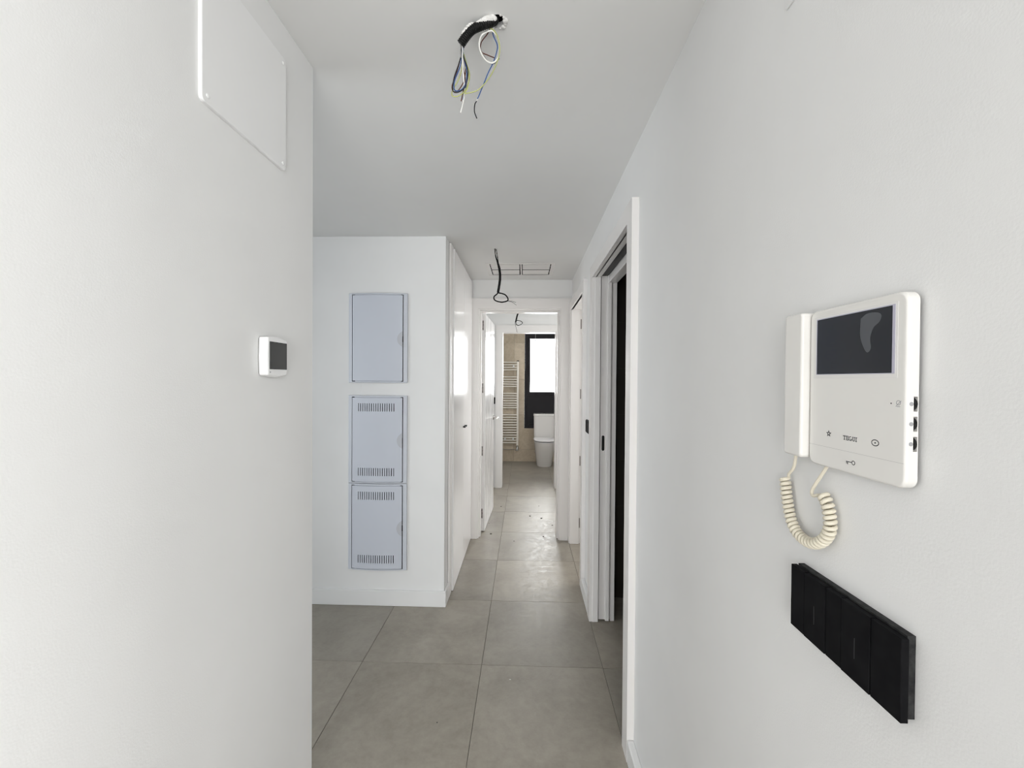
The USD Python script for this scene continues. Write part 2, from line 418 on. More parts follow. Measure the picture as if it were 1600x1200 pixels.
lf = d.part('leaf', leafT(box(0, 0.038, 0, 0.715, 0.008, 2.025, .0015)), LEAFM)
for z in (0.172, 0.755, 1.34, 1.922):
    hg = d.part('hinge', cat(leafT(box(0.002, 0.020, -0.0025, 0.0005, z - .045, z + .045, .0006)), cyl((HX - .001, HY - .006, z - .045), (HX - .001, HY - .006, z + .045), .006, 12)), STEELD)
    d.part('screw', cat(*[leafT(cyl((0.012 + .004 * (q % 2), -.0032, z + dz), (0.012 + .004 * (q % 2), -.002, z + dz), .0032, 8)) for q, dz in enumerate((-.03, .003, .03))]), BLACKM, hg)
HZ = 1.01
hd = d.part('handle', leafT(cat(cyl((.038, .655, HZ), (.046, .655, HZ), .026, 24, .002), cyl((.044, .655, HZ), (.088, .655, HZ), .009, 14),
                                 tube(spline([(.084, .660, HZ), (.090, .640, HZ), (.091, .58, HZ), (.091, .530, HZ)], 6), .0095, 12))), STEEL)
d.part('latch_plate', leafT(box(.010, .028, .7148, .7158, HZ - .09, HZ + .05)), STEELD, lf)

# door 5: the bathroom's doorway, its leaf out of sight
d = Thing('door_5', (0.05, YB, 0), kind='structure')
X0, X1, ZT = -0.288, 0.400, 2.035
legs, head = casing_x(X0 - .012, X1 + .012, ZT + .012, 0.078, 0.078, 0.085, YB, 0.014)
for m in legs + [head]:
    d.part('casing', m, LACQ)
for m in (box(-0.3095, X0, YB - .008, 5.58, 0, ZT + .02, .001), box(X1, 0.4295, YB - .008, 5.58, 0, ZT + .02, .001), box(X0, X1, YB - .008, 5.58, ZT, ZT + .02, .001)):
    d.part('jamb', m, LACQ)

# door 2: the glossy built-in closet along the left side
d = Thing('door_2', (-0.48, 3.2, 0), kind='structure')
d.part('casing', box(-0.493, -0.479, 2.6775, 2.744, 0, 2.288, .0015), LACQ)
d.part('casing', box(-0.493, -0.479, 2.6775, 3.672, 2.288, CEIL - .004, .0015), LACQ)
CLX = -0.4685
for a, b in ((2.747, 3.203), (3.206, 3.670)):
    lf = d.part('closet_leaf', box(-0.490, CLX, a, b, 0.006, 2.284, .0012), GLOSS)
    yh = b - .035 if a < 3 else a + .035
    d.part('knob', cat(box(CLX - .001, CLX + .014, yh - .006, yh + .006, 1.050, 1.062, .001), box(CLX + .012, CLX + .019, yh - .016, yh + .016, 1.050, 1.062, .001)), BLACKM, lf, label='small black bar knob')
d.part('closet_side', box(-1.05, -0.494, 2.676, 2.70, 0, 2.3, 0), DARKGAP)

# door 3: the sliding door, pushed almost wholly into the wall
d = Thing('door_3', (0.47, 2.0, 0), kind='structure')
legs, head = casing_y(D3[0], D3[1], D3[2], 0.073, XW, 0.026)
for m in legs + [head]:
    d.part('casing', m, LACQ)
y1 = D3[1]
d.part('jamb', box(0.408, 0.441, y1 - .004, 2.465, 0, D3[2] + .02, .0015), LACQ)
d.part('jamb', box(0.513, 0.538, y1 + .010, 2.465, 0, D3[2] + .02, .0015), LACQ)
d.part('jamb', box(0.408, 0.441, D3[0], D3[1] - .004, D3[2], D3[2] + .028, .0015), LACQ)
d.part('jamb', box(0.487, 0.538, D3[0], D3[1] + .01, D3[2] - .03, D3[2] + .028, .0015), LACQ)
d.part('jamb', box(0.408, 0.538, D3[0] - .028, D3[0], 0, D3[2] + .028, .0015), LACQ)
lf = d.part('sliding_leaf', cat(box(0.4465, 0.483, y1 + .012, 2.4695, 0.008, D3[2] + .02, .001), box(0.483, 0.5055, y1 + .001, 2.4695, 0.004, D3[2] + .02, .002)), LACQ)
pl = sg.LineString([(0.4635, 1.014), (0.4635, 1.088)]).buffer(0.0075)
fp = d.part('flush_pull', slab(pl, 0.0035, 0, 'y-', y1 + .0118), BLACKM, lf, label='oblong black flush pull')
d.part('track', box(0.443, 0.486, D3[0], D3[1] + .02, D3[2] + .012, D3[2] + .03), BLACKM)

# door 4: the bedroom doorway
d = Thing('door_4', (0.47, 3.24, 0), kind='structure')
legs, head = casing_y(D4[0], D4[1], D4[2], 0.070, XW, 0.024)
for m in legs + [head]:
    d.part('casing', m, LACQ)
for m in (box(0.40, 0.55, D4[0] - .028, D4[0], 0, D4[2] + .025, .001), box(0.40, 0.55, D4[1], D4[1] + .028, 0, D4[2] + .025, .001), box(0.40, 0.55, D4[0], D4[1], D4[2], D4[2] + .025, .001)):
    d.part('jamb', m, LACQ)
d.part('door_stop', box(0.40, 0.478, D4[1] - .012, D4[1], 0, D4[2], .001), LACQ)
d.part('leaf', box(0.556, 1.26, D4[1] - .035, D4[1], 0.008, D4[2] - .004, .0015), LACQ)
for z in (0.18, 0.72, 1.30, 1.905):
    d.part('hinge', cat(box(0.481, 0.548, D4[1] - .0022, D4[1], z - .042, z + .042), cyl((0.552, D4[1] - .006, z - .042), (0.552, D4[1] - .006, z + .042), .005, 10)), STEELD)

# ------------------------------------------------------------------ windows
w = Thing('window_1', (0.35, YE, 0.58), kind='structure')
wx0, wx1, wz0, wz1, yf, yk = 0.003, 0.697, 0.583, 2.217, YE + .012, YE + .078
F = .048
outer = cut(box(wx0, wx1, yf, yk, wz0, wz1, .002), box(wx0 + F, wx1 - F, 7, 8, wz0 + F, 1.128), box(wx0 + F, wx1 - F, 7, 8, 1.17, wz1 - F))
w.part('frame', outer, ANTHRA)
for z0, z1 in ((1.166, wz1 - F + .004), (wz0 + F - .004, 1.132)):
    S = .042 if z0 > 1 else .036
    w.part('sash', cut(box(wx0 + F - .004, wx1 - F + .004, yf - .008, yk - .01, z0, z1, .003), box(wx0 + F + S, wx1 - F - S, 7, 8, z0 + S, z1 - S)), ANTHRA)
w.part('pane', box(wx0 + F + .03, wx1 - F - .03, yf + .022, yf + .028, 1.20, wz1 - F - .03), PANE)
w.part('solid_panel', box(wx0 + F + .03, wx1 - F - .03, yf + .012, yf + .04, wz0 + F + .02, 1.11), ANTHRA)
w.part('handle', cat(box(0.062, 0.086, yf - .016, yf - .006, 1.60, 1.66, .002), box(0.068, 0.080, yf - .04, yf - .014, 1.64, 1.652, .002), box(0.066, 0.082, yf - .045, yf - .034, 1.535, 1.655, .003)), ANTHRA)
w.part('reveal', cut(box(-0.001, 0.701, YE + .0005, YE + .1195, 0.579, 2.221), box(0.0025, 0.6975, 7, 8, 0.5825, 2.2175)), ANTHRA)


def simple_window(name, axis, at, a0, a1, z0, z1):
    t = Thing(name, (at, (a0 + a1) / 2, z0) if axis == 'x' else ((a0 + a1) / 2, at, z0), kind='structure')
    def bx(a, b, u, v, c0, c1, ch=.002):
        return box(u, v, a, b, c0, c1, ch) if axis == 'x' else box(a, b, u, v, c0, c1, ch)
    fr = cut(bx(a0 + .001, a1 - .001, at - .035, at + .035, z0 + .001, z1 - .001), bx(a0 + .06, a1 - .06, at - 1, at + 1, z0 + .06, z1 - .06, 0))
    t.part('frame', fr, ANTHRA)
    t.part('pane', bx(a0 + .05, a1 - .05, at - .003, at + .003, z0 + .05, z1 - .05, 0), PANE)


simple_window('window_2', 'y', -2.46, -1.1, 1.6, 0.3, 2.2)
simple_window('window_6', 'x', 3.26, -2.2, -0.5, 0.3, 2.2)
simple_window('window_3', 'x', -3.26, 0.0, 1.5, 0.45, 1.95)
simple_window('window_4', 'x', 2.26, 2.92, 3.62, 0.85, 2.05)
simple_window('window_5', 'x', 1.76, 4.0, 5.2, 0.85, 2.05)

# ------------------------------------------------------------------ the three cabinet covers on the panel wall
def bow(m, x0, x1, y0, depth):
    """Bulges a mesh towards -y: nothing at x0 and x1, depth in the middle."""
    v, f, _ = meshkit.arrays(m); t = (v[:, 0] - (x0 + x1) / 2) / ((x1 - x0) / 2)
    v = v.copy(); v[:, 1] -= depth * np.clip(1 - t * t, 0, 1) * np.where(v[:, 1] < y0 - 1e-6, 1.0, 0.0)
    return trimesh.Trimesh(v, f, process=False)


def grid(poly_mesh, size):
    return poly_mesh.refine_to_length(size)


def cover(name, z0, z1, label, slots, gap_t=.013):
    x0, x1 = -1.097, -0.727
    t = Thing(name, ((x0 + x1) / 2, YP, z0), label, 'cabinet cover', 'grey cabinet covers in the white wall')
    b = .016
    dx0, dx1, dz0, dz1 = x0 + .027, x1 - .029, z0 + .012, z1 - gap_t
    fr = cut(box(x0, x1, YP - .010, YP - .0003, z0, z1, .0025), box(dx0 - .0045, dx1 + .0045, YP - 1, YP - .004, dz0 - .0045, dz1 + .0045))
    t.part('frame', bow(grid(fr, .03), x0, x1, YP - .001, b), PANELF)
    t.part('back_plate', bow(grid(man(box(dx0 - .0045, dx1 + .0045, YP - .0052, YP - .003, dz0 - .0045, dz1 + .0045)), .04), x0, x1, YP - .004, b - .003), DARKGAP)
    body = man(box(dx0, dx1, YP - .0125, YP - .0056, dz0, dz1, .001))
    if slots:
        bars = []
        for q in range(17):
            xs = -1.0285 + q * .01385
            for zs in (dz0 + .035, dz1 - .085):
                bars.append(box(xs - .0023, xs + .0023, YP - 1, YP - .0085, zs, zs + .05))
        body = body - m3.Manifold.batch_boolean([man(x) for x in bars], m3.OpType.Add)
    zc = (dz0 + dz1) / 2 - .006
    lip = man(cyl((dx1 + .020, YP - .0155, zc), (dx1 + .020, YP - .0118, zc), .052, 40)) ^ man(box(dx1 - .06, dx1, YP - 1, YP + 1, dz0, dz1))
    notch = box(dx1 - .0026, dx1 + .01, YP - 1, YP + 1, zc - .018, zc + .018)
    dr = t.part('cover_door', bow(grid(body - man(notch), .03), x0, x1, YP + 1, b), PANELG)
    t.part('finger_grip', bow(grid(lip, .02), x0, x1, YP + 1, b), GRIPM, dr)
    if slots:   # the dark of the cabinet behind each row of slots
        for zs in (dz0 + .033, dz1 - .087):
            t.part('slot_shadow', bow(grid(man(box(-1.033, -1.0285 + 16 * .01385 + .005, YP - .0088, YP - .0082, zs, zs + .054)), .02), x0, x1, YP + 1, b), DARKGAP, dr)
    return t


cover('cabinet_cover', 1.395, 1.950, 'plain grey cabinet cover without slots, topmost of the three in the white wall', False)
cover('cabinet_cover', 0.7695, 1.3155, 'grey slotted cabinet cover in the white wall, middle of the three, below the plain one', True)
cover('cabinet_cover', 0.2265, 0.7665, 'grey slotted cabinet cover in the white wall, lowest of the three, above the baseboard', True)

# ------------------------------------------------------------------ left wall: access panel, thermostat
t = Thing('access_panel', (XL, 0.893, 1.937), 'white square access panel with screws high on the left wall', 'access panel')
sheet = t.part('sheet', slab(rrect(0.757, 1.030, 1.937, 2.213, 0.010), 0.0072, 0.0022, 'x+', XL + .0002), PLASTIC2)
for y, z in ((0.772, 1.952), (1.016, 1.952), (1.016, 2.198), (0.772, 2.198)):
    t.part('screw', lathe([(0, 0), (.0048, 0), (.0042, .0012), (.002, .0022), (0, .0025)], (0, 0, 0), 16).apply_transform(trimesh.transformations.rotation_matrix(math.pi / 2, [0, 1, 0])).apply_translation([XL + .0072, y, z]), PLASTIC2)

t = Thing('thermostat', (XL, 0.965, 1.423), 'white wall thermostat with black square screen on the left wall', 'thermostat')
pr = [(0.9325, 1.4265), (0.970, 1.4215), (1.010, 1.4265), (1.0115, 1.470), (1.010, 1.5135), (0.970, 1.519), (0.9325, 1.5145), (0.9305, 1.470)]
poly = sg.Polygon([(p[0], p[1]) for p in pr]).buffer(-.006).buffer(.006, quad_segs=6)
bd = t.part('body', slab(poly, 0.0205, 0.004, 'x+', XL + .002), PLASTIC2)
t.part('wall_plate', slab(poly.buffer(-.002), 0.0035, 0, 'x+', XL + .0002), DARKGAP)
t.part('screen', slab(rrect(0.9385, 1.0065, 1.4405, 1.5045, .001), 0.0012, 0, 'x+', XL + .0220), THSCR)
t.part('reset_hole', slab(sg.Point(0.941, 1.4335).buffer(.0018), 0.0006, 0, 'x+', XL + .0223), INKL)

top('cover_plate', slab(sg.box(0.22, 2.012, 0.681, 2.262), .0022, 0, 'x-', XW - .0002), PAINT, 'thin white blank cover plate high on the right wall, only its lower corner in view', 'cover plate')

# ------------------------------------------------------------------ video intercom
t = Thing('intercom', (XW, 0.54, 1.308), 'white video intercom with dark screen and corded handset on the right wall', 'intercom')
FX = 0.398                                                            # its front face
body = slab(rrect(0.4445, 0.592, 1.3075, 1.5165, .011), 0.0125, 0.003, 'x-', XW - .0045)
btn = [(1.3975, 'wheel'), (1.3765, 'wheel'), (1.3555, 'wheel')]
cuts = [box(XW - .0095, XW - .0055, 0.43, 0.4505, z - .0078, z + .0078) for z, _ in btn]
body = cut(body, *cuts)
bd = t.part('body', body, PLASTIC)
t.part('wall_bracket', slab(rrect(0.4490, 0.589, 1.3125, 1.5115, .009), 0.0048, 0, 'x-', XW - .0002), DARKGAP)
for z, _ in btn:
    t.part('thumb_wheel', cyl((XW - .0090, 0.4505, z), (XW - .0060, 0.4505, z), .0072, 24, .0006), BLACKM, label='small black side wheel')
fx = XW - .017                                                        # the body's front plane
t.part('front_seam', slab(sg.LineString([(0.4465, 1.3345), (0.5905, 1.3345)]).buffer(.00025), 0.0001, 0, 'x-', fx), SEAM, bd)
flm = t.part('screen_film', slab(rrect(0.4555, 0.5835, 1.4245, 1.5075, .001), 0.0002, 0, 'x-', fx), FILMC, bd, label='clear protective film round the screen')
t.part('film_edge', slab(sg.box(0.4585, 1.4295, 0.5785, 1.5045), 0.0003, 0, 'x-', fx - .0002), FILM, bd)
scr = t.part('screen', slab(sg.box(0.4620, 1.4303, 0.5765, 1.5032), 0.0006, 0, 'x-', fx - .0003), SCREEN, label='dark glossy screen with a smeared fingerprint')
sm = [(0.504, 1.495), (0.495, 1.4995), (0.482, 1.499), (0.4755, 1.495), (0.478, 1.488), (0.486, 1.482), (0.490, 1.471), (0.489, 1.459), (0.494, 1.4545), (0.4995, 1.461), (0.5045, 1.475)]
t.part('smear', slab(sg.Polygon(spline([(*p, 0) for p in sm + sm[:1]], 6)[:, :2]).buffer(0), 0.0001, 0, 'x-', fx - .0009), SMEAR, scr)


def mark(poly, mat=INK, name='printed_mark'):
    t.part(name, cat(*[slab(g, 0.00015, 0, 'x-', fx) for g in getattr(poly, 'geoms', [poly])]), mat, bd, smooth=False)


def M(poly, y, z):     # mark coordinates (right = -y, up = z)
    return affinity.translate(affinity.scale(poly, -1, 1, origin=(0, 0)), y, z)


star = sg.Polygon([((.0044 if q % 2 == 0 else .0019) * math.sin(q * math.pi / 5), (.0044 if q % 2 == 0 else .0019) * math.cos(q * math.pi / 5)) for q in range(10)])
mark(M(star.buffer(.0001).difference(star.buffer(-.0009)), 0.554, 1.3525))
S = .0009                                                              # stroke


def letter(c):
    b = sg.box
    if c == 'T': return unary_union([b(0, 5 - S * 1e3, 4.4, 5), b(1.75, 0, 2.65, 5), b(1.0, 0, 3.4, .8), b(0, 3.6, .7, 5), b(3.7, 3.6, 4.4, 5)])
    if c == 'E': return unary_union([b(.5, 0, 1.4, 5), b(0, 0, 4, .8), b(0, 4.2, 4, 5), b(1.3, 2.1, 3, 2.9), b(3.4, 0, 4, 1.6), b(3.4, 3.4, 4, 5)])
    if c == 'G': return unary_union([sg.Point(2.2, 2.5).buffer(2.5).difference(sg.Point(2.2, 2.5).buffer(1.65)).difference(b(2.4, 2.3, 6, 4.1)), b(2.2, 1.7, 4.4, 2.5), b(3.5, 0, 4.3, 2.4)])
    if c == 'U': return unary_union([b(.4, 1.4, 1.3, 5), b(3.1, 1.4, 4.0, 5), sg.Point(2.2, 1.75).buffer(1.8).difference(sg.Point(2.2, 1.75).buffer(.95)).intersection(b(0, -1, 5, 1.75)), b(0, 4.3, 1.8, 5), b(2.6, 4.3, 4.4, 5)])
    return unary_union([b(.8, 0, 1.7, 5), b(0, 0, 2.5, .8), b(0, 4.2, 2.5, 5)])


xo, word = 0.0, []
for c in 'TEGUI':
    L = letter(c); word.append(affinity.translate(L, xo, 0)); xo += L.bounds[2] + .55
word = affinity.scale(unary_union(word), .0222 / xo, .0054 / 5, origin=(0, 0))
mark(M(word, 0.5295, 1.3482), INK, 'maker_lettering')
eye = affinity.scale(sg.Point(0, 0).buffer(1, quad_segs=12), .0052, .0038)
mark(M(unary_union([eye.difference(affinity.scale(sg.Point(0, 0).buffer(1, quad_segs=12), .0043, .0029)), sg.Point(0, 0).buffer(.0009)]), 0.4822, 1.3512))
key = unary_union([sg.box(-.0062, -.0004, .0030, .0005), sg.box(-.0058, -.0026, -.0049, 0), sg.box(-.0040, -.0032, -.0030, 0), sg.Point(.0052, 0).buffer(.0027).difference(sg.Point(.0052, 0).buffer(.0019))])
mark(M(key, 0.518, 1.3222))
mark(sg.Point(0.4625, 1.3972).buffer(.0008))
mute = unary_union([sg.Point(0, .001).buffer(.0027).difference(sg.Point(0, .001).buffer(.0021)), sg.LineString([(-.003, -.003), (.003, .003)]).buffer(.00028), sg.box(-.002, -.0034, .002, -.0028)])
mark(M(mute, 0.4537, 1.3972), INKL)
for z, _ in btn:   # pale icons beside the wheels
    v = lathe([(0, 0), (.0022, 0), (.0022, .00012), (0, .00012)], (0, 0, 0), 14).apply_transform(trimesh.transformations.rotation_matrix(math.pi / 2, [1, 0, 0])).apply_translation([XW - .0118, 0.44452, z])
    t.part('wheel_icon', v, INKL, bd)
hs = t.part('handset', slab(rrect(0.5935, 0.632, 1.3135, 1.5165, .005), 0.0235, 0.0035, 'x-', XW - .004), PLASTIC)
# the coiled cord
ctr = spline([(0.405, 0.6545, 1.2695), (.404, .649, 1.246), (.404, .6425, 1.224), (.404, .6335, 1.206), (.404, .619, 1.1955), (.404, .599, 1.1925), (.404, .580, 1.1985), (.404, .565, 1.2115), (.404, .5575, 1.2275), (.404, .559, 1.244), (.404, .5635, 1.258), (.404, .572, 1.2685)], 40)
seg = np.r_[0, np.cumsum(np.linalg.norm(np.diff(ctr, axis=0), axis=1))]
NT, NP = 31, 31 * 22
s = np.linspace(0, seg[-1], NP)
C = np.stack([np.interp(s, seg, ctr[:, q]) for q in range(3)], 1)
Tn = np.gradient(C, axis=0); Tn /= np.linalg.norm(Tn, axis=1, keepdims=True)
N1 = np.tile([1.0, 0, 0], (NP, 1)); N1 -= Tn * (N1 * Tn).sum(1, keepdims=True); N1 /= np.linalg.norm(N1, axis=1, keepdims=True); N2 = np.cross(Tn, N1)
ph = np.linspace(0, 2 * np.pi * NT, NP)[:, None] + math.pi * .5
hel = C + .0053 * (np.cos(ph) * N1 + np.sin(ph) * N2)
l1 = spline([(.405, .6285, 1.318), (.405, .6305, 1.306), (.405, .6345, 1.291), (.404, .644, 1.2785), hel[0] + (hel[0] - hel[1]) * 2], 10)
l2 = spline([hel[-1] + (hel[-1] - hel[-2]) * 2, (.400, .585, 1.2625), (.401, .5885, 1.268), (.402, .5815, 1.281), (.404, .5655, 1.306), (.405, .563, 1.315)], 12)
t.part('coiled_cord', tube(np.vstack([l1[:-1], hel, l2[1:]]), np.r_[np.full(len(l1) - 1, .0022), np.full(len(hel), .00285), np.full(len(l2) - 1, .0022)], 10), CREAM, label='cream coiled cord hanging in a loop')

# ------------------------------------------------------------------ switches
t = Thing('switch_plate', (XW, 0.534, 1.060), 'long black five-key switch plate on the right wall below the intercom', 'light switch')
fr = t.part('frame', slab(sg.box(0.4478, 1.0635, 0.6225, 1.1522), 0.0085, 0, 'x-', XW - .0002), SWDUST)
ys = [0.6265, 0.5968, 0.5557, 0.5285, 0.4845, 0.4447]
for q in range(5):
    kx = (.0005, .0, .0008, .0, .0004)[q]
    kp = t.part('key', box(0.3975 + kx, XW - .0087, ys[q + 1] + .0005, ys[q] - .0005, 1.0605, 1.1500, .0007), SWITCH)
    if q in (1, 3):
        yc = (ys[q] + ys[q + 1]) / 2
        t.part('indicator_slot', slab(sg.box(yc - .0003, 1.088, yc + .0003, 1.113), .0001, 0, 'x-', 0.3975 + kx), SLOT, kp)
t = Thing('double_switch', (XW, 2.66, 1.07), 'black double switch plate on the right wall between two doorways', 'light switch')
fr = t.part('frame', slab(rrect(2.585, 2.752, 1.078, 1.162, .003), .007, 0, 'x-', XW - .0002), SWDUST)
for a, b in ((2.590, 2.668), (2.669, 2.747)):
    t.part('key', box(XW - .011, XW - .0072, a, b, 1.082, 1.158, .001), SWITCH)
t = Thing('passage_switch', (-0.40, YB, 1.10), 'small black switch plate beside the bathroom doorway, half hidden behind the open door', 'light switch')
t.part('frame', slab(rrect(-0.466, -0.3835, 1.100, 1.187, .003), .007, 0, 'y-', YB - .0002), SWITCH)
t.part('key', box(-0.462, -0.388, YB - .011, YB - .0072, 1.104, 1.183, .001), SWITCH)

# ------------------------------------------------------------------ ceiling grille
t = Thing('air_grille', ((GRX0 + GRX1) / 2, 3.355, CEIL), 'white two-part air grille flush in the corridor ceiling', 'air grille')
fm = cut(box(GRX0 - .008, GRX1 + .008, GRY0 - .008, GRY1 + .008, CEIL - .0016, CEIL - .0003, .0004), box(GRX0 + .024, -0.0405, GRY0 + .024, GRY1 - .024, 2, 3), box(-0.0285, GRX1 - .024, GRY0 + .024, GRY1 - .024, 2, 3))
t.part('frame', fm, LACQ)
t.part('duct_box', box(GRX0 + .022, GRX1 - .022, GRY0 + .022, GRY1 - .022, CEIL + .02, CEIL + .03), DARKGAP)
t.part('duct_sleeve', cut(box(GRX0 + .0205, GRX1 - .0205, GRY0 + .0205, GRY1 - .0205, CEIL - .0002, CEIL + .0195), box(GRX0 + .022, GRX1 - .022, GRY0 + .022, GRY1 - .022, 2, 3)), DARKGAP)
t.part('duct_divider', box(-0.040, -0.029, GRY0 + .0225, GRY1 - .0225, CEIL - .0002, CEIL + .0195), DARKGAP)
for a, b in ((GRX0 + .0305, -0.047), (-0.022, GRX1 - .0305)):
    for c0, c1 in ((GRY0 + .0290, 3.343), (3.3590, GRY1 - .0420)):
        t.part('blade', box(a, b, c0, c1, CEIL - .0016, CEIL - .0004, .0004), LACQ)

# ------------------------------------------------------------------ loose cables
hx, hy = -0.079, 1.034
t = Thing('ceiling_wires', (hx, hy, CEIL), 'black conduit with loose coloured wires hanging from a ceiling hole above the entrance', 'loose wires')
cp = spline([(-0.078, 1.042, 2.345), (-0.0785, 1.036, 2.318), (-0.0825, 1.028, 2.302), (-0.094, 1.0246, 2.2945), (-0.1163, 1.028, 2.2905), (-0.1357, 1.031, 2.284), (-0.1503, 1.0345, 2.272), (-0.165, 1.040, 2.2565)], 14)
rr = .0098 + .0011 * (np.arange(len(cp)) % 3 > 0)
cd = t.part('conduit', tube(cp, rr, 18), RUBBER, label='short black corrugated conduit')
e = (cp[-1] - cp[-2]) / np.linalg.norm(cp[-1] - cp[-2])
t.part('conduit_mouth', tube([cp[-1] + e * .0002, cp[-1] + e * .0006], .0075, 16), DARKGAP, cd)
sp_ = [lump((cp[q][0], cp[q][1] - .0045, cp[q][2] + .0035), r, q, (1.2, 1, .7), .5) for q, r in ((31, .0078), (35, .0088), (39, .0088), (43, .0083), (47, .0078), (52, .0070), (57, .0056))]
sp_ += [lump((cp[q][0] - .004, cp[q][1] - .006, cp[q][2] + .006), r, q, (1.1, 1, .6), .6) for q, r in ((66, .0036), (70, .0042), (75, .0045), (80, .0042), (85, .0038), (88, .003))]
t.part('plaster_splash', cat(*sp_), PLASTER, cd, label='white plaster stuck along the conduit')
rim = [lump((-.074 + .0205 * math.cos(a_), hy + .0205 * math.sin(a_), CEIL - .001), r_, a_, (1, 1, .5), .5) for a_, r_ in ((-1.1, .0025), (-.6, .003), (-.15, .0055), (.35, .004), (.8, .0048), (1.3, .003), (2.0, .0025), (2.7, .0022), (3.4, .002))]
t.part('hole_rim', cat(*rim), PLASTER, label='crumbling plaster round the hole')
W = [('black', .0013, [(-.167, 1.045, 2.268), (-.165, 1.045, 2.238), (-.171, 1.045, 2.211), (-.182, 1.045, 2.179), (-.186, 1.045, 2.153), (-.183, 1.045, 2.142), (-.172, 1.045, 2.141), (-.157, 1.045, 2.151), (-.149, 1.045, 2.174), (-.149, 1.045, 2.2), (-.158, 1.045, 2.227), (-.161, 1.045, 2.243)]),
     ('blue', .0014, [(-.166, 1.048, 2.268), (-.164, 1.048, 2.238), (-.168, 1.048, 2.208), (-.181, 1.048, 2.174), (-.183, 1.048, 2.153), (-.177, 1.048, 2.146), (-.163, 1.048, 2.15), (-.153, 1.048, 2.166), (-.151, 1.048, 2.19), (-.154, 1.048, 2.214), (-.161, 1.048, 2.24), (-.160, 1.046, 2.251), (-.164, 1.045, 2.248)]),
     ('green', .0014, [(-.166, 1.050, 2.266), (-.165, 1.052, 2.238), (-.164, 1.052, 2.206), (-.173, 1.052, 2.176), (-.185, 1.052, 2.155), (-.189, 1.052, 2.139), (-.177, 1.052, 2.135), (-.158, 1.052, 2.147), (-.146, 1.052, 2.173), (-.145, 1.052, 2.195), (-.152, 1.052, 2.216), (-.159, 1.052, 2.24)]),
     ('brown', .0013, [(-.165, 1.050, 2.268), (-.161, 1.056, 2.24), (-.155, 1.056, 2.214), (-.158, 1.056, 2.181), (-.168, 1.056, 2.16), (-.178, 1.056, 2.15), (-.187, 1.056, 2.152), (-.189, 1.056, 2.166), (-.178, 1.056, 2.198), (-.168, 1.056, 2.235)]),
     ('white', .0015, [(-.164, 1.045, 2.262), (-.161, 1.041, 2.246), (-.161, 1.041, 2.216), (-.1585, 1.043, 2.179), (-.157, 1.055, 2.152), (-.161, 1.059, 2.127), (-.168, 1.059, 2.098)]),
     ('brown', .0014, [(-.167, 1.055, 2.266), (-.164, 1.062, 2.224), (-.157, 1.062, 2.186), (-.162, 1.062, 2.154), (-.167, 1.062, 2.13)]),
     ('blue', .0015, [(-.167, 1.056, 2.266), (-.158, 1.066, 2.227), (-.153, 1.066, 2.194), (-.158, 1.066, 2.159), (-.163, 1.066, 2.136)]),
     ('teal', .0014, [(-.162, 1.058, 2.25), (-.1525, 1.060, 2.222), (-.147, 1.060, 2.19), (-.150, 1.060, 2.165), (-.159, 1.060, 2.144)]),
     ('grey', .0016, [(-.168, 1.038, 2.268), (-.1655, 1.042, 2.252), (-.166, 1.042, 2.242), (-.165, 1.044, 2.226)]),
     ('green', .0014, [(-.154, 1.049, 2.206), (-.145, 1.047, 2.179), (-.149, 1.045, 2.15), (-.155, 1.045, 2.138), (-.149, 1.045, 2.138), (-.122, 1.045, 2.146), (-.096, 1.045, 2.173), (-.076, 1.045, 2.21), (-.068, 1.042, 2.241), (-.072, 1.038, 2.268), (-.083, 1.034, 2.285), (-.099, 1.032, 2.2885), (-.110, 1.032, 2.284)]),
     ('white', .0020, [(-.077, 1.034, 2.325), (-.080, 1.034, 2.300), (-.088, 1.036, 2.287), (-.1, 1.040, 2.286), (-.114, 1.043, 2.279), (-.120, 1.046, 2.260), (-.115, 1.048, 2.24), (-.102, 1.048, 2.221), (-.086, 1.048, 2.215), (-.072, 1.048, 2.228), (-.068, 1.046, 2.252), (-.074, 1.041, 2.274), (-.086, 1.037, 2.285), (-.098, 1.036, 2.284)]),
     ('blue', .0014, [(-.076, 1.038, 2.325), (-.086, 1.046, 2.290), (-.075, 1.052, 2.263), (-.077, 1.052, 2.242), (-.085, 1.052, 2.218), (-.097, 1.052, 2.194), (-.112, 1.052, 2.157), (-.1217, 1.0525, 2.134), (-.1250, 1.054, 2.130)]),
     ('copper', .0008, [(-.1235, 1.0535, 2.131), (-.1255, 1.055, 2.128), (-.1275, 1.056, 2.123)]),
     ('black', .0014, [(-.127, 1.056, 2.125), (-.131, 1.056, 2.117), (-.132, 1.056, 2.1), (-.126, 1.056, 2.082)]),
     ('brown', .0013, [(-.082, 1.042, 2.320), (-.098, 1.050, 2.292), (-.116, 1.058, 2.274), (-.116, 1.060, 2.253), (-.1, 1.060, 2.244), (-.081, 1.060, 2.236)]),
     ('grey', .0017, [(-.070, 1.056, 2.232), (-.082, 1.058, 2.222), (-.092, 1.058, 2.222), (-.103, 1.060, 2.232), (-.115, 1.060, 2.25)])]
for c, r, p in W:
    t.part('wire', tube(spline(p, 10), r, 8), WIRE[c], label=c.replace('green', 'yellow-green').replace('copper', 'bare') + ' wire')

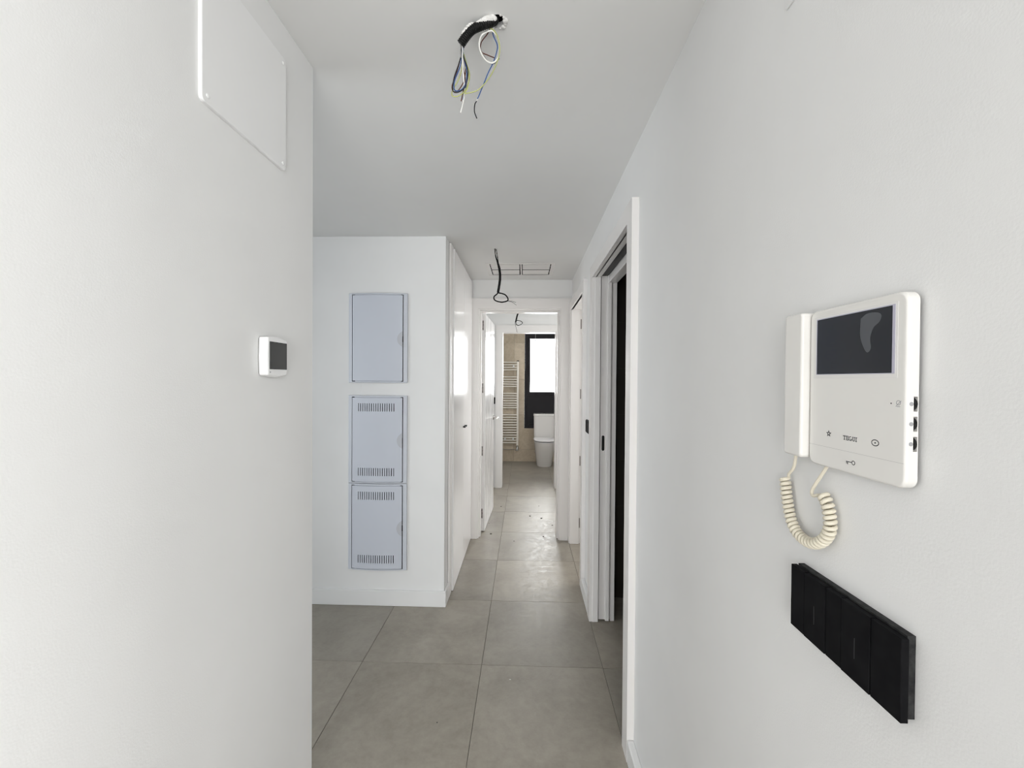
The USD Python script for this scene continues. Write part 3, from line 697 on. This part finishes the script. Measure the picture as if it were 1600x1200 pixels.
t = Thing('corridor_cable', (-0.207, 2.82, CEIL), 'black cable ending in a loop, hanging from the corridor ceiling before the air grille', 'loose cable')
t.part('conduit', tube(spline([(-.2085, 2.82, 2.345), (-.207, 2.823, 2.30), (-.203, 2.827, 2.262), (-.189, 2.83, 2.218), (-.1755, 2.83, 2.166), (-.172, 2.83, 2.109), (-.178, 2.83, 2.057), (-.185, 2.83, 2.013)], 8), np.interp(np.arange(57), [0, 14, 22, 30, 56], [.0026, .003, .0055, .0082, .0085]), 12), RUBBER)
t.part('wire', tube(spline([(-.203, 2.82, 2.33), (-.196, 2.822, 2.29), (-.187, 2.825, 2.236), (-.178, 2.825, 2.173)], 8), .0024, 8), RUBBER)
t.part('wire', tube(spline([(-.178, 2.832, 2.06), (-.187, 2.835, 2.012), (-.212, 2.835, 1.986), (-.206, 2.835, 1.962), (-.164, 2.835, 1.949), (-.125, 2.835, 1.956), (-.117, 2.835, 1.971), (-.134, 2.835, 1.997), (-.16, 2.835, 2.008), (-.184, 2.835, 2.012)], 10), .0042, 10), RUBBER)
for p in ([(-.123, 2.835, 1.959), (-.098, 2.835, 1.956), (-.063, 2.835, 1.947)], [(-.122, 2.84, 1.958), (-.09, 2.84, 1.95), (-.059, 2.84, 1.929)]):
    t.part('wire', tube(spline(p, 8), .0018, 8), WIRE['grey'])
t.part('hole_rim', cat(*[lump((-.207 + .011 * math.cos(a_), 2.82 + .011 * math.sin(a_), CEIL - .0005), .0042, a_, (1, 1, .5), .5) for a_ in (-.6, .2, 1.0, 1.9, 2.8)]), PLASTER)

t = Thing('passage_cable', (-0.06, 4.6, CEIL), 'thin black cable with a small loop, seen through the open passage door', 'loose cable')
t.part('conduit', tube(spline([(-.058, 4.6, 2.34), (-.060, 4.6, 2.24), (-.072, 4.6, 2.174), (-.088, 4.6, 2.124), (-.1035, 4.6, 2.055)], 8), .0085, 12), RUBBER)
t.part('wire', tube(spline([(-.097, 4.6, 2.102), (-.104, 4.6, 2.055), (-.078, 4.6, 2.021), (-.029, 4.6, 2.044), (-.044, 4.6, 2.067), (-.086, 4.6, 2.077), (-.099, 4.6, 2.063)], 10), .0035, 8), RUBBER)
t.part('wire', tube(spline([(-.104, 4.6, 2.07), (-.109, 4.6, 2.04), (-.085, 4.6, 1.944)], 10), .0018, 8), RUBBER)
top('bathroom_cable', tube(spline([(.170, 6.3, 2.305), (.163, 6.3, 2.123), (.159, 6.3, 2.016), (.150, 6.3, 1.945), (.142, 6.3, 1.905)], 10), .0035, 8), WIRE['grey'], 'thin grey cable hanging in front of the bathroom window', 'loose cable')

# ------------------------------------------------------------------ bathroom: towel radiator, toilet
t = Thing('towel_radiator', (-0.33, 7.12, 0.23), 'cream ladder towel radiator on the beige bathroom wall', 'towel radiator')
RY = 7.148
for x in (-0.557, -0.117):
    t.part('post', box(x - .0185, x + .0185, RY - .018, RY + .018, 0.285, 1.735, .006), RADM)
zz = [1.719, 1.675, 1.633, 1.590] + [1.468, 1.424, 1.381, 1.342, 1.304] + [1.184, 1.141, 1.099, 1.057, 1.016, .976, .937] + list(np.linspace(.815, .335, 12))
for z in zz:
    t.part('bar', tube([(-0.545, RY - .018, z), (-0.129, RY - .018, z)], .0118, 10), RADM)
t.part('end_cap', box(-0.137, -0.097, RY - .019, RY + .019, 1.7352, 1.750, .002), BLACKM, label='dark cap on top of the post')
for x, z in ((-0.19, 1.652), (-0.49, 1.652), (-0.33, .40), (-0.19, .40)):
    t.part('bracket', cat(cyl((x, 7.191, z), (x, RY - .02, z), .009, 12), cyl((x, RY - .022, z), (x, RY - .034, z), .015, 14, .003)), PLASTIC2)
t.part('heating_element', cat(cyl((-0.117, RY, 0.285), (-0.117, RY, 0.262), .014, 14), cyl((-0.117, RY - .004, 0.262), (-0.117, RY - .004, 0.195), .026, 20, .006), cyl((-0.117, RY - .035, 0.232), (-0.117, RY - .02, 0.232), .012, 14, .003)), CHROME)
t.part('power_cord', tube(spline([(-0.117, RY, .198), (-0.14, 7.15, .20), (-0.19, 7.17, .215), (-0.26, 7.175, .205), (-0.36, 7.175, .215), (-0.46, 7.178, .26)], 10), .0042, 8), WIRE['grey'])

t = Thing('toilet', (0.335, 6.9, 0), 'white close-coupled toilet with closed lid below the dark bathroom window', 'toilet')
TX = 0.337


def loft(rows, cap=True, n=48):
    """Rows of (z, half width, y front, y back, squareness): rounded plan sections stacked into a skin."""
    V = []
    for z, hw, yf_, yb_, ex in rows:
        th = np.linspace(0, 2 * np.pi, n, endpoint=False)
        cx, sx = np.cos(th), np.sin(th)
        x = np.sign(cx) * np.abs(cx) ** (2 / ex) * hw
        e2 = np.where(sx > 0, 2 / 8.0, 2 / ex)
        y = np.sign(sx) * np.abs(sx) ** e2 * (yb_ - yf_) / 2
        V.append(np.c_[TX + x, (yf_ + yb_) / 2 + y, np.full(n, z)])
    v = np.vstack(V); f = []
    for k_ in range(len(rows) - 1):
        for j in range(n):
            a_, b_ = k_ * n + j, k_ * n + (j + 1) % n
            f += [[a_, b_, b_ + n], [a_, b_ + n, a_ + n]]
    m_ = len(v); v = np.vstack([v, v[:n].mean(0), v[-n:].mean(0)]); l_ = (len(rows) - 1) * n
    for j in range(n):
        f += [[m_, (j + 1) % n, j], [m_ + 1, l_ + j, l_ + (j + 1) % n]]
    return trimesh.Trimesh(v, np.array(f), process=False)


t.part('bowl', loft([(0, .125, 6.755, 7.188, 2.6), (.012, .130, 6.75, 7.188, 2.6), (.10, .139, 6.715, 7.188, 2.6), (.20, .151, 6.66, 7.188, 2.6), (.30, .163, 6.605, 7.188, 2.6), (.38, .172, 6.570, 7.188, 2.6), (.405, .174, 6.565, 7.188, 2.6), (.412, .170, 6.570, 7.186, 2.6)]), PORCEL)
t.part('seat', loft([(.413, .172, 6.562, 6.985, 2.7), (.415, .177, 6.556, 6.985, 2.7), (.425, .177, 6.556, 6.985, 2.7), (.427, .174, 6.560, 6.985, 2.7)]), SEATM)
t.part('lid', loft([(.436, .168, 6.566, 6.985, 2.7), (.437, .182, 6.550, 6.985, 2.7), (.452, .182, 6.550, 6.985, 2.7), (.459, .174, 6.560, 6.98, 2.7)]), SEATM)
t.part('hinge_pad', loft([(.4272, .150, 6.60, 6.985, 2.7), (.4358, .150, 6.60, 6.985, 2.7)]), DARKGAP)
t.part('tank', loft([(.4125, .168, 6.998, 7.188, 7), (.50, .174, 6.995, 7.188, 7), (.808, .178, 6.992, 7.188, 7)]), PORCEL)
t.part('tank_lid', loft([(.809, .180, 6.989, 7.189, 7), (.813, .183, 6.985, 7.189, 7), (.838, .183, 6.985, 7.189, 7), (.844, .177, 6.99, 7.188, 7)]), PORCEL)
t.part('flush_button', lathe([(0, 0), (.019, 0), (.019, .004), (.017, .006), (0, .006)], (TX, 7.09, .844), 24), CHROME)
t.part('fixing_bolt', cyl((TX - .141, 7.02, .205), (TX - .160, 7.02, .205), .010, 14, .002), CHROME)

# ------------------------------------------------------------------ crumbs on the floor
for q, (x, y, mt, r, lab) in enumerate([
        (.066, 4.311, DEBRIS, .009, 0), (.183, 4.247, DEBRIS, .010, 0), (.281, 4.046, DEBRIS, .007, 0), (.18, 3.752, DEBRIS, .007, 0), (-.299, 3.791, DEBRIS, .010, 0), (-.083, 3.635, DEBRIS, .005, 0),
        (-.252, 4.621, DEBRIS, .007, 0), (.171, 4.655, DEBRIS, .006, 0), (-.340, 4.078, DEBRIS, .005, 0), (-.351, 1.691, DEBRIS, .003, 1), (-.058, 1.948, CHALK, .0045, 2)]):
    label = {0: ['dark crumb on the passage floor, left one of the close pair', 'dark crumb on the passage floor, right one of the close pair', 'dark crumb on the passage floor close to the right door jamb',
                 'dark crumb on the threshold tile at the right of the open passage doorway', 'dark crumb beside the hinge foot of the open passage door', 'small dark crumb in mid-corridor before the open passage doorway',
                 'dark crumb on the passage floor near the free edge of the open door', 'dark crumb lying farthest off on the right of the passage floor', 'tiny dark crumb along the bottom edge of the open door leaf'][q % 9],
             1: 'tiny dark speck alone on the nearest floor tiles, left side', 2: 'tiny white plaster crumb on the near floor tiles in mid-corridor'}[lab]
    top('crumb', lump((x, y, r * .3), r * .72, q, (1.25, .8, .42), .3), mt, label, 'crumb', 'dark crumbs on the passage floor' if lab == 0 else None)
